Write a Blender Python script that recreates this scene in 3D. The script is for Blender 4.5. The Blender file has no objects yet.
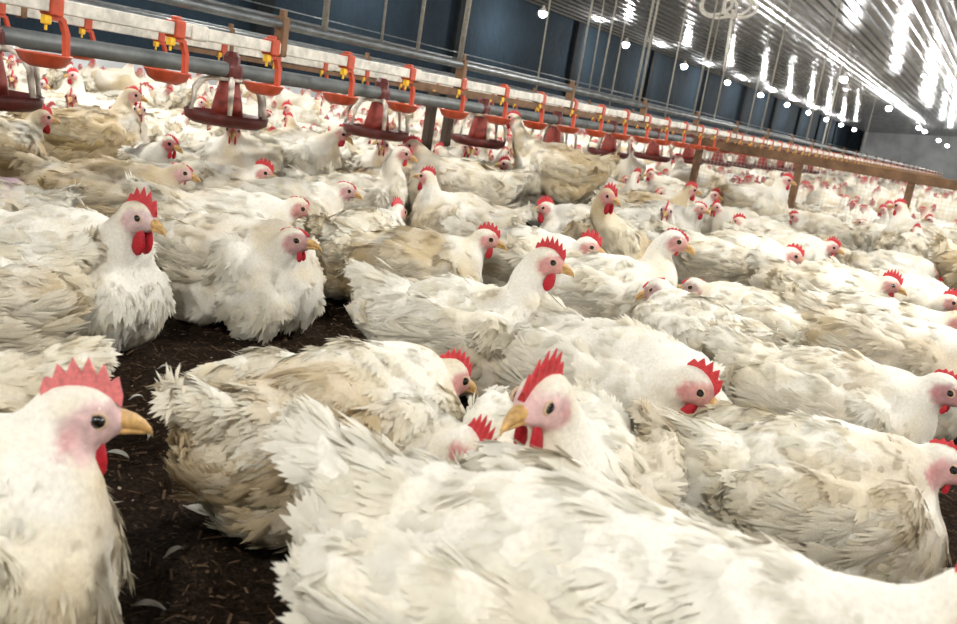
import bpy, bmesh, math, random
import numpy as np
from mathutils import Vector, Matrix
from mathutils.kdtree import KDTree
from mathutils.bvhtree import BVHTree

SC = bpy.context.scene
COL = SC.collection
W, H = 957.0, 624.0

# ------------------------------------------------------------------ camera
F_PX = 900.0                      # focal length in pixels
VP = (1016.0, 190.0)              # where the long axis of the house vanishes
ROLL = math.radians(9.4)
CAM_H = 0.55
_vy = np.array([(VP[0]-W/2)/F_PX, -(VP[1]-H/2)/F_PX, -1.0]); _vy /= np.linalg.norm(_vy)
_hd = np.array([math.cos(ROLL), -math.sin(ROLL), 0.0])
_vz = np.cross(_hd, _vy); _vz /= np.linalg.norm(_vz)
if _vz[1] < 0: _vz = -_vz
_vx = np.cross(_vy, _vz)
RC = np.array([_vx, _vy, _vz])    # camera -> world
CAM = np.array([0.0, 0.0, CAM_H])
cam_data = bpy.data.cameras.new('camera')
cam_data.sensor_width = 36.0
cam_data.lens = F_PX*36.0/W
cam_data.clip_start = 0.02
cam_data.clip_end = 200
cam_data.dof.use_dof = True; cam_data.dof.focus_distance = 1.7; cam_data.dof.aperture_fstop = 10.0
cam_ob = bpy.data.objects.new('camera', cam_data)
COL.objects.link(cam_ob)
_m = Matrix([[float(v) for v in RC[i]] for i in range(3)]).to_4x4()
_m.translation = Vector(CAM)
cam_ob.matrix_world = _m
SC.camera = cam_ob

def ray(x, y): return RC @ np.array([(x-W/2)/F_PX, -(y-H/2)/F_PX, -1.0])
def at_z(x, y, z):
    d = ray(x, y); return CAM + d*((z-CAM_H)/d[2])
def at_depth(x, y, t): return CAM + ray(x, y)*t
def proj(P):
    c = RC.T @ (np.asarray(P, float)-CAM); return W/2+F_PX*c[0]/-c[2], H/2-F_PX*c[1]/-c[2], -c[2]

# ------------------------------------------------------------------ world, exposure
wd = bpy.data.worlds.new('world'); SC.world = wd; wd.use_nodes = True
wd.node_tree.nodes['Background'].inputs[0].default_value = (0.55, 0.65, 0.8, 1)
wd.node_tree.nodes['Background'].inputs[1].default_value = 0.05
SC.view_settings.view_transform = 'Standard'
SC.view_settings.look = 'None'
SC.view_settings.gamma = 1.0
SC.view_settings.use_curve_mapping = False
SC.view_settings.exposure = 0.6
BULB_STRENGTH = 900.0

# ------------------------------------------------------------------ materials
def new_mat(name):
    m = bpy.data.materials.new(name); m.use_nodes = True
    nt = m.node_tree; b = nt.nodes['Principled BSDF']
    return m, nt, b
def N(nt, t, **kw):
    n = nt.nodes.new(t)
    for k, v in kw.items(): setattr(n, k, v)
    return n
def L(nt, a, b): nt.links.new(a, b)
def noise_node(nt, scale, detail=4.0, rough=.55, vec=None, dist=0.0):
    n = N(nt, 'ShaderNodeTexNoise'); n.inputs['Scale'].default_value = scale
    n.inputs['Detail'].default_value = detail; n.inputs['Roughness'].default_value = rough
    n.inputs['Distortion'].default_value = dist
    if vec is not None: L(nt, vec, n.inputs['Vector'])
    return n
def ramp(nt, fac, stops):
    r = N(nt, 'ShaderNodeValToRGB'); e = r.color_ramp.elements
    while len(e) < len(stops): e.new(.5)
    for i, (p, c) in enumerate(stops): e[i].position = p; e[i].color = (*c, 1)
    L(nt, fac, r.inputs['Fac']); return r
def simple_mat(name, col, rough=.6, metal=0.0, var=.18, scale=30.0, bump=.15, spec=.4, bscale=None):
    m, nt, b = new_mat(name)
    tc = N(nt, 'ShaderNodeTexCoord')
    n = noise_node(nt, scale, 5, .6, tc.outputs['Object'])
    c0 = tuple(max(0, v*(1-var)) for v in col); c1 = tuple(min(1, v*(1+var)) for v in col)
    r = ramp(nt, n.outputs['Fac'], [(.3, c0), (.7, c1)])
    L(nt, r.outputs['Color'], b.inputs['Base Color'])
    b.inputs['Roughness'].default_value = rough; b.inputs['Metallic'].default_value = metal
    b.inputs['Specular IOR Level'].default_value = spec
    if bump:
        n2 = noise_node(nt, bscale or scale*4, 4, .6, tc.outputs['Object'])
        bp = N(nt, 'ShaderNodeBump'); bp.inputs['Strength'].default_value = bump
        bp.inputs['Distance'].default_value = .004
        L(nt, n2.outputs['Fac'], bp.inputs['Height']); L(nt, bp.outputs['Normal'], b.inputs['Normal'])
    return m

def plumage_mat():
    m, nt, b = new_mat('plumage')
    a = N(nt, 'ShaderNodeAttribute', attribute_name='tint')
    oi = N(nt, 'ShaderNodeObjectInfo')
    tc = N(nt, 'ShaderNodeTexCoord')
    n = noise_node(nt, 60, 5, .65, tc.outputs['Object'])
    r = ramp(nt, n.outputs['Fac'], [(.25, (.86, .84, .80)), (.65, (1, 1, 1))])
    mx = N(nt, 'ShaderNodeMix', data_type='RGBA', blend_type='MULTIPLY'); mx.inputs[0].default_value = 1
    L(nt, a.outputs['Color'], mx.inputs[6]); L(nt, r.outputs['Color'], mx.inputs[7])
    # barbs: fine streaks running off the feather shaft
    fu = N(nt, 'ShaderNodeAttribute', attribute_name='fuv')
    sp = N(nt, 'ShaderNodeSeparateXYZ'); L(nt, fu.outputs['Vector'], sp.inputs[0])
    ab = N(nt, 'ShaderNodeMath', operation='ABSOLUTE'); L(nt, sp.outputs['Y'], ab.inputs[0])
    ma = N(nt, 'ShaderNodeMath', operation='MULTIPLY_ADD'); L(nt, ab.outputs[0], ma.inputs[0])
    ma.inputs[1].default_value = -.8; L(nt, sp.outputs['X'], ma.inputs[2])
    cb = N(nt, 'ShaderNodeCombineXYZ'); L(nt, ma.outputs[0], cb.inputs[0]); L(nt, sp.outputs['Z'], cb.inputs[1])
    n2 = noise_node(nt, 9, 3, .6, cb.outputs[0])
    bp = N(nt, 'ShaderNodeBump'); bp.inputs['Strength'].default_value = .35; bp.inputs['Distance'].default_value = .003
    L(nt, n2.outputs['Fac'], bp.inputs['Height']); L(nt, bp.outputs['Normal'], b.inputs['Normal'])
    L(nt, mx.outputs[2], b.inputs['Base Color'])
    b.inputs['Roughness'].default_value = .85; b.inputs['Specular IOR Level'].default_value = .12
    tr = N(nt, 'ShaderNodeBsdfTranslucent'); L(nt, mx.outputs[2], tr.inputs['Color'])
    ms = N(nt, 'ShaderNodeMixShader'); ms.inputs[0].default_value = .22
    L(nt, b.outputs[0], ms.inputs[1]); L(nt, tr.outputs[0], ms.inputs[2])
    L(nt, ms.outputs[0], nt.nodes['Material Output'].inputs['Surface'])
    return m
def tint_mat(name, rough=.7, spec=.2):
    m, nt, b = new_mat(name)
    a = N(nt, 'ShaderNodeAttribute', attribute_name='tint')
    tc = N(nt, 'ShaderNodeTexCoord')
    n = noise_node(nt, 220, 4, .6, tc.outputs['Object'])
    r = ramp(nt, n.outputs['Fac'], [(.3, (.82, .8, .8)), (.7, (1, 1, 1))])
    mx = N(nt, 'ShaderNodeMix', data_type='RGBA', blend_type='MULTIPLY'); mx.inputs[0].default_value = 1
    L(nt, a.outputs['Color'], mx.inputs[6]); L(nt, r.outputs['Color'], mx.inputs[7])
    L(nt, mx.outputs[2], b.inputs['Base Color'])
    b.inputs['Roughness'].default_value = rough; b.inputs['Specular IOR Level'].default_value = spec
    return m
def flesh_mat(name, col, var=.25):
    m, nt, b = new_mat(name)
    tc = N(nt, 'ShaderNodeTexCoord')
    n = noise_node(nt, 260, 4, .6, tc.outputs['Object'])
    r = ramp(nt, n.outputs['Fac'], [(.3, tuple(v*(1-var) for v in col)), (.7, tuple(min(1, v*(1+var)) for v in col))])
    L(nt, r.outputs['Color'], b.inputs['Base Color'])
    b.inputs['Roughness'].default_value = .5; b.inputs['Specular IOR Level'].default_value = .35
    n2 = noise_node(nt, 700, 3, .6, tc.outputs['Object'])
    bp = N(nt, 'ShaderNodeBump'); bp.inputs['Strength'].default_value = .5; bp.inputs['Distance'].default_value = .0012
    L(nt, n2.outputs['Fac'], bp.inputs['Height']); L(nt, bp.outputs['Normal'], b.inputs['Normal'])
    return m
def litter_mat():
    m, nt, b = new_mat('litter')
    tc = N(nt, 'ShaderNodeTexCoord')
    n1 = noise_node(nt, 7, 6, .7, tc.outputs['Object'])
    n2 = noise_node(nt, 120, 6, .75, tc.outputs['Object'], .6)
    r1 = ramp(nt, n2.outputs['Fac'], [(.3, (.012, .008, .005)), (.52, (.045, .028, .016)), (.75, (.13, .085, .05))])
    r2 = ramp(nt, n1.outputs['Fac'], [(.3, (.55, .5, .48)), (.7, (1, 1, 1))])
    mx = N(nt, 'ShaderNodeMix', data_type='RGBA', blend_type='MULTIPLY'); mx.inputs[0].default_value = 1
    L(nt, r1.outputs['Color'], mx.inputs[6]); L(nt, r2.outputs['Color'], mx.inputs[7])
    L(nt, mx.outputs[2], b.inputs['Base Color']); b.inputs['Roughness'].default_value = .95
    b.inputs['Specular IOR Level'].default_value = .1
    bp = N(nt, 'ShaderNodeBump'); bp.inputs['Strength'].default_value = 1; bp.inputs['Distance'].default_value = .012
    L(nt, n2.outputs['Fac'], bp.inputs['Height']); L(nt, bp.outputs['Normal'], b.inputs['Normal'])
    return m
def galvanised_mat():
    m, nt, b = new_mat('galvanised_sheet')
    tc = N(nt, 'ShaderNodeTexCoord')
    mp = N(nt, 'ShaderNodeMapping'); mp.inputs['Scale'].default_value = (3.0, .35, 3.0)
    L(nt, tc.outputs['Object'], mp.inputs['Vector'])
    n1 = noise_node(nt, 1.6, 5, .65, mp.outputs['Vector'])
    r = ramp(nt, n1.outputs['Fac'], [(.3, (.055, .058, .062)), (.7, (.14, .145, .15))])
    L(nt, r.outputs['Color'], b.inputs['Base Color'])
    b.inputs['Metallic'].default_value = 1.0
    rr = ramp(nt, n1.outputs['Fac'], [(.3, (.24, .24, .24)), (.7, (.14, .14, .14))])
    L(nt, rr.outputs['Color'], b.inputs['Roughness'])
    mp2 = N(nt, 'ShaderNodeMapping'); mp2.inputs['Scale'].default_value = (3.0, 2.2, 3.0)
    L(nt, tc.outputs['Object'], mp2.inputs['Vector'])
    n2 = noise_node(nt, 2.2, 2, .5, mp2.outputs['Vector'])
    bp = N(nt, 'ShaderNodeBump'); bp.inputs['Strength'].default_value = .5; bp.inputs['Distance'].default_value = .016
    L(nt, n2.outputs['Fac'], bp.inputs['Height']); L(nt, bp.outputs['Normal'], b.inputs['Normal'])
    return m
def curtain_mat():
    m, nt, b = new_mat('curtain_tarpaulin')
    tc = N(nt, 'ShaderNodeTexCoord')
    n1 = noise_node(nt, .9, 6, .65, tc.outputs['Object'])
    r = ramp(nt, n1.outputs['Fac'], [(.3, (.006, .010, .014)), (.7, (.012, .021, .030))])
    L(nt, r.outputs['Color'], b.inputs['Base Color']); b.inputs['Roughness'].default_value = .9; b.inputs['Specular IOR Level'].default_value = .08
    n2 = noise_node(nt, 2.5, 4, .6, tc.outputs['Object'], 1.2)
    bp = N(nt, 'ShaderNodeBump'); bp.inputs['Strength'].default_value = .6; bp.inputs['Distance'].default_value = .06
    L(nt, n2.outputs['Fac'], bp.inputs['Height']); L(nt, bp.outputs['Normal'], b.inputs['Normal'])
    return m
def emit_mat(name, col, s):
    m, nt, b = new_mat(name)
    b.inputs['Base Color'].default_value = (1, 1, 1, 1)
    b.inputs['Emission Color'].default_value = (*col, 1); b.inputs['Emission Strength'].default_value = s
    return m

M = dict(
    cone=simple_mat('cone_red', (.27, .04, .026), .5, 0, .3, 35, .1),
    plume=plumage_mat(), skin=tint_mat('bird_body'), chip=tint_mat('litter_chip', .9, .1), far=tint_mat('far_bird', .85, .1),
    comb=flesh_mat('comb_red', (.52, .035, .04)), combpink=flesh_mat('comb_pink', (.62, .16, .15)), wattle=flesh_mat('wattle_red', (.42, .012, .022)),
    beak=simple_mat('beak_horn', (.52, .31, .11), .4, 0, .4, 120, .1), eye=simple_mat('eye_black', (.012, .008, .006), .12, 0, .2, 60, 0, .6),
    lid=simple_mat('eyelid', (.55, .38, .25), .6, 0, .2, 200, .2), leg=simple_mat('leg_scales', (.50, .33, .12), .55, 0, .3, 160, .6),
    litter=litter_mat(), galv=galvanised_mat(), curtain=curtain_mat(),
    post=simple_mat('dark_post', (.008, .009, .010), .9, 0, .3, 8, .2, .05), endwall=simple_mat('end_wall', (.42, .43, .43), .7, 0, .3, .8, .2),
    white=simple_mat('white_plastic', (.62, .58, .50), .5, 0, .3, 28, .2), orange=simple_mat('orange_plastic', (.50, .075, .03), .42, 0, .25, 40, .1),
    red=simple_mat('red_plastic', (.11, .02, .016), .45, 0, .3, 35, .1), yellow=simple_mat('yellow_plastic', (.85, .52, .03), .4, 0, .15, 60, .1),
    steel=simple_mat('steel_pipe', (.20, .21, .21), .4, .75, .3, 18, .2), greypipe=simple_mat('grey_feed_pipe', (.17, .18, .175), .45, .2, .3, 12, .2),
    wood=simple_mat('rough_wood', (.16, .088, .045), .8, 0, .4, 14, .6), dwood=simple_mat('dark_wood', (.05, .032, .02), .85, 0, .4, 14, .6),
    rope=simple_mat('rope_fibre', (.24, .22, .18), .9, 0, .3, 90, .5), wire=simple_mat('wire_zinc', (.42, .43, .42), .45, .5, .2, 60, 0),
    black=simple_mat('black_cable', (.012, .012, .012), .6, 0, .3, 40, 0), bulb=emit_mat('bulb_glow', (1.0, .99, .96), BULB_STRENGTH),
    feather=simple_mat('loose_feather', (.50, .48, .43), .8, 0, .15, 80, .2), grill=simple_mat('pan_grill', (.62, .55, .46), .5, 0, .3, 40, .2),
)

# ------------------------------------------------------------------ mesh helpers
def link(o, parent=None):
    COL.objects.link(o)
    if parent is not None: o.parent = parent
    return o
def tag(o, label=None, cat=None, group=None, kind=None):
    if label: o['label'] = label
    if cat: o['category'] = cat
    if group: o['group'] = group
    if kind: o['kind'] = kind
    return o
def empty(name, loc=(0, 0, 0), rz=0.0):
    o = bpy.data.objects.new(name, None); o.location = loc; o.rotation_euler = (0, 0, rz); o.empty_display_size = .05
    return link(o)
def mesh_np(name, V, T, smooth=True, tint=None, fuv=None, normals=None):
    """triangle mesh straight from numpy arrays"""
    V = np.ascontiguousarray(V, np.float32); T = np.ascontiguousarray(T, np.int32)
    me = bpy.data.meshes.new(name)
    me.vertices.add(len(V)); me.vertices.foreach_set('co', V.ravel())
    me.loops.add(len(T)*3); me.loops.foreach_set('vertex_index', T.ravel())
    me.polygons.add(len(T)); me.polygons.foreach_set('loop_start', np.arange(0, len(T)*3, 3, dtype=np.int32))
    me.update(calc_edges=True)
    me.polygons.foreach_set('use_smooth', np.full(len(T), smooth, dtype=bool))
    if tint is not None:
        a = me.attributes.new('tint', 'FLOAT_COLOR', 'POINT')
        c = np.ones((len(V), 4), np.float32); c[:, :3] = tint; a.data.foreach_set('color', c.ravel())
    if fuv is not None:
        a = me.attributes.new('fuv', 'FLOAT_VECTOR', 'POINT'); a.data.foreach_set('vector', np.ascontiguousarray(fuv, np.float32).ravel())
    if normals is not None:
        me.normals_split_custom_set_from_vertices(np.ascontiguousarray(normals, np.float32))
    return me
def obj(name, me, mat, parent=None, loc=None):
    o = bpy.data.objects.new(name, me)
    if mat is not None and not me.materials: me.materials.append(mat)
    if loc is not None: o.location = loc
    return link(o, parent)
def bm_mesh(name, bm, smooth=False):
    me = bpy.data.meshes.new(name); bmesh.ops.recalc_face_normals(bm, faces=bm.faces[:]); bm.to_mesh(me); bm.free()
    if smooth: me.polygons.foreach_set('use_smooth', np.ones(len(me.polygons), dtype=bool))
    return me
def bm_box(bm, c, s, rot=None, bevel=0.0):
    r = bmesh.ops.create_cube(bm, size=1.0); vs = r['verts']
    mt = Matrix.Translation(c) @ (rot.to_4x4() if rot else Matrix.Identity(4)) @ Matrix.Diagonal((*s, 1))
    bmesh.ops.transform(bm, matrix=mt, verts=vs)
    if bevel:
        es = list({e for v in vs for e in v.link_edges})
        bmesh.ops.bevel(bm, geom=es, offset=bevel, segments=2, affect='EDGES', profile=.5)
def bm_tube(bm, pts, rad, seg=8, cap=True):
    """tube through points; rad a number or one per point"""
    pts = [Vector(p) for p in pts]
    if not hasattr(rad, '__len__'): rad = [rad]*len(pts)
    rings = []; ref = Vector((0, 0, 1))
    for i, p in enumerate(pts):
        t = (pts[min(i+1, len(pts)-1)]-pts[max(i-1, 0)]).normalized()
        if abs(t.dot(ref)) > .95: ref = Vector((1, 0, 0))
        a = t.cross(ref).normalized(); b = t.cross(a).normalized()
        rings.append([bm.verts.new(p+(a*math.cos(2*math.pi*k/seg)+b*math.sin(2*math.pi*k/seg))*rad[i]) for k in range(seg)])
    for r0, r1 in zip(rings, rings[1:]):
        for k in range(seg): bm.faces.new((r0[k], r0[(k+1) % seg], r1[(k+1) % seg], r1[k]))
    if cap and seg > 2:
        bm.faces.new(rings[0][::-1]); bm.faces.new(rings[-1])
def bm_lathe(bm, prof, seg=20, c=(0, 0, 0)):
    """revolve (r, z) pairs about z"""
    rings = []
    for r, z in prof:
        if r < 1e-6: rings.append([bm.verts.new((c[0], c[1], c[2]+z))])
        else: rings.append([bm.verts.new((c[0]+r*math.cos(2*math.pi*k/seg), c[1]+r*math.sin(2*math.pi*k/seg), c[2]+z)) for k in range(seg)])
    for a, b in zip(rings, rings[1:]):
        for k in range(seg):
            k2 = (k+1) % seg
            if len(a) == 1 and len(b) == 1: continue
            if len(a) == 1: bm.faces.new((a[0], b[k2], b[k]))
            elif len(b) == 1: bm.faces.new((a[k], a[k2], b[0]))
            else: bm.faces.new((a[k], a[k2], b[k2], b[k]))

# value noise, vectorised
_rs = np.random.RandomState(5)
_LAT = _rs.rand(32, 32, 32)
def vnoise(P):
    P = np.asarray(P, float); i = np.floor(P).astype(int); f = P-i; f = f*f*(3-2*f)
    out = 0
    for dx in (0, 1):
        for dy in (0, 1):
            for dz in (0, 1):
                w = (f[:, 0] if dx else 1-f[:, 0])*(f[:, 1] if dy else 1-f[:, 1])*(f[:, 2] if dz else 1-f[:, 2])
                out = out + w*_LAT[(i[:, 0]+dx) % 32, (i[:, 1]+dy) % 32, (i[:, 2]+dz) % 32]
    return out
def fbm(P): return .6*vnoise(P)+.28*vnoise(P*2.1+7)+.12*vnoise(P*4.3+3)
def sstep(a, b, x):
    t = np.clip((x-a)/(b-a), 0, 1); return t*t*(3-2*t)
def unit(v): return v/np.maximum(np.linalg.norm(v, axis=-1, keepdims=True), 1e-9)

# ------------------------------------------------------------------ house
WALL_X, EAVE, SLOPE = 9.0, 2.55, 0.10
Y0, Y1 = -8.0, 62.0
def ceil_z(x): return EAVE+SLOPE*(WALL_X-abs(x))

bm = bmesh.new(); bmesh.ops.create_grid(bm, x_segments=2, y_segments=2, size=1)
for v in bm.verts: v.co = Vector((v.co.x*WALL_X, (Y0+Y1)/2+v.co.y*(Y1-Y0)/2, 0))
tag(obj('floor', bm_mesh('floor', bm), M['litter']), 'dark brown litter floor of wood shavings and manure', 'floor', kind='structure')

ceiling = empty('ceiling'); tag(ceiling, 'corrugated galvanised metal ceiling with long ribs', 'ceiling', kind='structure')
PITCH = .2
def ceiling_sheet(xa, xb):
    prof = []
    n = round(abs(xb-xa)/PITCH)
    for k in range(n):
        x = xa+(xb-xa)*k/n; s = (xb-xa)/n
        for f_, h in ((0, 0), (.52, 0), (.62, -.030), (.86, -.030), (.97, 0)):
            prof.append((x+s*f_, ceil_z(x+s*f_)+h))
    prof.append((xb, ceil_z(xb)))
    ys = np.linspace(Y0, Y1, 8)
    V = np.array([(x, y, z) for y in ys for x, z in prof]); n = len(prof)
    T = []
    for j in range(len(ys)-1):
        for i in range(n-1):
            a = j*n+i; T += [(a, a+n, a+1), (a+1, a+n, a+n+1)]
    return mesh_np('ceiling_sheet', V, T, smooth=False)
for k in range(9):
    for s in (-1, 1):
        obj('ceiling_sheet', ceiling_sheet(s*(WALL_X-k), s*(WALL_X-k-1.0)), M['galv'], ceiling)

def wall(name, x, label):
    t = .08*(1 if x > 0 else -1)
    bm = bmesh.new(); bm_box(bm, (x+t/2, (Y0+Y1)/2, EAVE/2), (abs(t), Y1-Y0, EAVE))
    return tag(obj(name, bm_mesh(name, bm), M['curtain']), label, 'wall', kind='structure')
wl = wall('wall_left', -WALL_X, 'dark blue tarpaulin side curtain wall behind the flock')
wr = wall('wall_right', WALL_X, 'dark tarpaulin side wall opposite the curtain')
for nm, y, lb in (('wall_back', Y1, 'grey far end wall of the poultry house'), ('wall_front', Y0, 'grey near end wall of the poultry house')):
    bm = bmesh.new(); bm_box(bm, (0, y, 1.75), (2*WALL_X, .1, 3.5)); tag(obj(nm, bm_mesh(nm, bm), M['endwall']), lb, 'wall', kind='structure')
# posts of the curtain wall, one every 4.75 m, and the sill and wires across it
bm = bmesh.new(); bm_box(bm, (0, 0, EAVE/2), (.10, .30, EAVE), None, .012); pm = bm_mesh('wall_post', bm)
for side, root in ((-1, wl), (1, wr)):
    for k in range(-4, 10):
        obj('wall_post', pm, M['post'], root, (side*(WALL_X-.05), 18.6+4.75*k, 0))
bm = bmesh.new(); bm_box(bm, (-WALL_X+.06, (Y0+Y1)/2, .22), (.1, Y1-Y0, .44)); obj('sill_board', bm_mesh('sill', bm), M['endwall'], wl)
for z in (1.31,):
    bm = bmesh.new(); bm_tube(bm, [(-WALL_X+.13, Y0+.1, z), (-WALL_X+.13, Y1-.1, z)], .006, 5)
    obj('curtain_wire', bm_mesh('curtain_wire', bm), M['steel'], wl)

# ------------------------------------------------------------------ lamps
def bulb_meshes():
    bm = bmesh.new(); bm_lathe(bm, [(0, -.105), (.034, -.097), (.060, -.070), (.069, -.035), (.066, -.020)], 12)
    g = bm_mesh('bulb', bm, True)
    bm = bmesh.new(); bm_lathe(bm, [(0, -.019), (.067, -.021), (.070, -.012), (.062, .015), (.034, .05), (.021, .06), (.021, .085), (.012, .10), (0, .10)], 12)
    return g, bm_mesh('socket', bm, True)
BG, BS = bulb_meshes()
bm = bmesh.new(); bm_tube(bm, [(0, 0, .095), (0, 0, 1.0)], .005, 5); BCORD = bm_mesh('cord', bm)
def lamp(x, y, z, label, group=None):
    t = empty('hanging_bulb', (x, y, z)); tag(t, label, 'lamp', group)
    obj('bulb', BG, M['bulb'], t); obj('socket', BS, M['white'], t)
    c = obj('cord', BCORD, M['black'], t); L_ = ceil_z(x)-z; c.scale = (1, 1, L_/1.0)
    c.location = (0, 0, .095*(1-L_))
ord_ = ['first', 'second', 'third', 'fourth', 'fifth', 'sixth', 'seventh', 'eighth']
BZ = 2.30
for k in range(-5, 9):
    y = 19.2+4.08*k
    lb = 'glowing bulb hanging along the curtain wall, %s from the left in the picture' % ord_[k+1] if -1 <= k < 7 else 'bare white bulb of the curtain wall row, outside the picture'
    lamp(-8.05, y, BZ, lb, 'bulbs along the curtain wall')
ry = [21.2, 29.3, 38.9, 41.4, 49.2, 55.5]
for k, y in enumerate(ry):
    lamp(-3.75, y, BZ, 'glowing white bulb under the middle of the metal ceiling, %s of its row' % ord_[k], 'bulbs under the middle of the ceiling')
for x in (-3.75, .45, 4.7):
    for y in (-5.4, -1.4, 2.7, 6.8, 10.6, 14.7, 21.2, 29.3, 37.5, 45.7, 54.0):
        if x < -3 and y > 11: continue
        if x > -3 or y < 11:
            lamp(x, y, BZ, 'bare white bulb hanging overhead, above the edge of the picture', 'bulbs overhead out of the picture')

# ------------------------------------------------------------------ drinker line, feeder line, fence, ropes
DX, DZ = -1.7, .598
def cup_parts():
    bm = bmesh.new()
    bm_lathe(bm, [(0, -.014), (.026, -.014), (.042, -.006), (.051, .010), (.0525, .011), (.0525, .0135), (.049, .0135), (.040, -.002), (.024, -.009), (0, -.009)], 20)
    cup = bm_mesh('drip_cup', bm, True)
    # arm: from the clamp down to the +y rim of the cup
    bm = bmesh.new()
    pts = [(0, .018, .093), (0, .036, .080), (0, .046, .055), (0, .048, .02), (0, .048, .0)]
    for p, q in zip(pts, pts[1:]):
        p, q = Vector(p), Vector(q); d = q-p
        bm_box(bm, (p+q)/2, (.013, .010, d.length+.006), d.to_track_quat('Z', 'Y').to_matrix())
    arm = bm_mesh('arm', bm)
    bm = bmesh.new()
    bm_box(bm, (0, .012, .107), (.038, .030, .040), None, .004); bm_box(bm, (0, .012, .129), (.020, .018, .012), None, .003)
    bm_box(bm, (0, .012, .084), (.020, .022, .012), None, .002)
    clamp = bm_mesh('clamp', bm)
    bm = bmesh.new(); bm_box(bm, (.004, -.002, .078), (.016, .016, .018), None, .003); bm_tube(bm, [(.004, -.002, .07), (.004, -.002, .058)], .003, 6)
    val = bm_mesh('valve', bm)
    return cup, arm, clamp, val
CUP = cup_parts()
def drinker(X, z, ya, yb, first, step, label):
    root = empty('drinker_line', (X, 0, 0)); tag(root, label, 'drinker line', 'nipple drinker lines')
    bm = bmesh.new(); bm_box(bm, (0, (ya+yb)/2, z), (.028, yb-ya, .028), None, .003); obj('water_pipe', bm_mesh('water_pipe', bm), M['white'], root)
    for nm, dz, r, dx in (('support_pipe', .060, .012, .0), ('support_pipe', .078, .005, -.03)):
        bm = bmesh.new(); bm_tube(bm, [(dx, ya, z+dz), (dx, yb, z+dz)], r, 10); obj(nm, bm_mesh(nm, bm, True), M['steel'], root)
    bm = bmesh.new(); yc = max(ya, 2.4); bm_box(bm, (-.002, (yc+yb)/2, z-.027), (.018, yb-yc, .018)); obj('backing_board', bm_mesh('backing_board', bm), M['wood'], root)
    # hangers that tie pipe and support together, and pipe joints
    bm = bmesh.new(); bm_box(bm, (0, 0, z+.03), (.034, .022, .10), None, .004); bm_box(bm, (0, 0, z+.082), (.016, .016, .03), None, .003); hm = bm_mesh('hanger', bm)
    bm = bmesh.new(); bm_box(bm, (0, 0, z), (.036, .05, .036), None, .005); jm = bm_mesh('pipe_joint', bm)
    y = .92
    while y < yb: obj('hanger', hm, M['wood'], root, (0, y, 0)); obj('pipe_joint', jm, M['white'], root, (0, y-.28, 0)); y += .88
    y = first
    while y < yb:
        c = obj('drip_cup', CUP[0], M['orange'], root, (0, y, z-.107))
        obj('arm', CUP[1], M['orange'], c); obj('clamp', CUP[2], M['orange'], c); obj('valve', CUP[3], M['yellow'], c)
        y += step
    return root
drinker(DX, DZ, .2, 26.0, 1.45-.306*3, .306, 'white drinker pipe with orange clamps and red cups, nearest the camera')
drinker(-2.8, .592, .6, 26.0, 1.1, .306, 'second drinker pipe with orange clamps behind the grey feed pipe')

def feeder(X, ys, label):
    root = empty('feeder_line', (X, 0, 0)); tag(root, label, 'feeder line')
    bm = bmesh.new(); bm_tube(bm, [(0, .2, .520), (0, 26, .520)], .023, 14); obj('feed_pipe', bm_mesh('feed_pipe', bm, True), M['greypipe'], root)
    bm = bmesh.new()
    bm_lathe(bm, [(0, .362), (.095, .362), (.118, .374), (.122, .392), (.126, .392), (.122, .368), (.10, .355), (0, .355)], 24); dish = bm_mesh('dish', bm, True)
    bm = bmesh.new(); bm_lathe(bm, [(.028, .50), (.031, .48), (.044, .42), (.050, .372), (.044, .372), (.026, .48), (.024, .50)], 18); cone = bm_mesh('cone', bm, True)
    bm = bmesh.new()
    bm_box(bm, (0, 0, .512), (.055, .06, .055), None, .012); bm_lathe(bm, [(.026, .535), (.026, .56), (.016, .575), (0, .575)], 10); saddle = bm_mesh('saddle', bm)
    bm = bmesh.new()
    for k in range(6):
        a = 2*math.pi*k/6+.35
        bm_tube(bm, [(r*math.cos(a), r*math.sin(a), z) for r, z in ((.030, .492), (.06, .494), (.092, .484), (.113, .455), (.123, .392))], [.0085, .0085, .009, .0085, .007], 7)
    pts = [(.040*math.cos(2*math.pi*k/20), .040*math.sin(2*math.pi*k/20), .492) for k in range(21)]; bm_tube(bm, pts, .006, 6)
    grill = bm_mesh('grill', bm, True)
    for y in ys:
        p = obj('feeder_pan', dish, M['red'], root, (0, y, 0))
        obj('cone', cone, M['cone'], p); obj('grill', grill, M['grill'], p); obj('saddle', saddle, M['red'], p)
    return root
feeder(-2.1, [1.27+.755*k for k in range(14)], 'grey feed pipe carrying round feeder pans with white grills and red cones')

FY = 6.0
fence = empty('partition_fence', (0, FY, 0)); tag(fence, 'low wooden partition fence with wire mesh across the flock', 'fence')
bm = bmesh.new(); bm_box(bm, (.85, 0, .520), (5.5, .032, .058), None, .004); obj('top_rail', bm_mesh('top_rail', bm), M['wood'], fence)
bm = bmesh.new(); bm_box(bm, (0, .02, .25), (.042, .045, .50), None, .004); fp = bm_mesh('post', bm)
for k in range(9): obj('post', fp, M['wood'], fence, (-1.86+.66*k, .0, 0))
bm = bmesh.new()
for k in range(int(5.4/.0254)):
    x = -1.88+k*.0254; bm_box(bm, (x, .046, .25), (.0013, .0013, .49))
for k in range(20): bm_box(bm, (.82, .046, .01+k*.0254), (5.4, .0013, .0013))
obj('wire_mesh', bm_mesh('wire_mesh', bm), M['wire'], fence)
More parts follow.
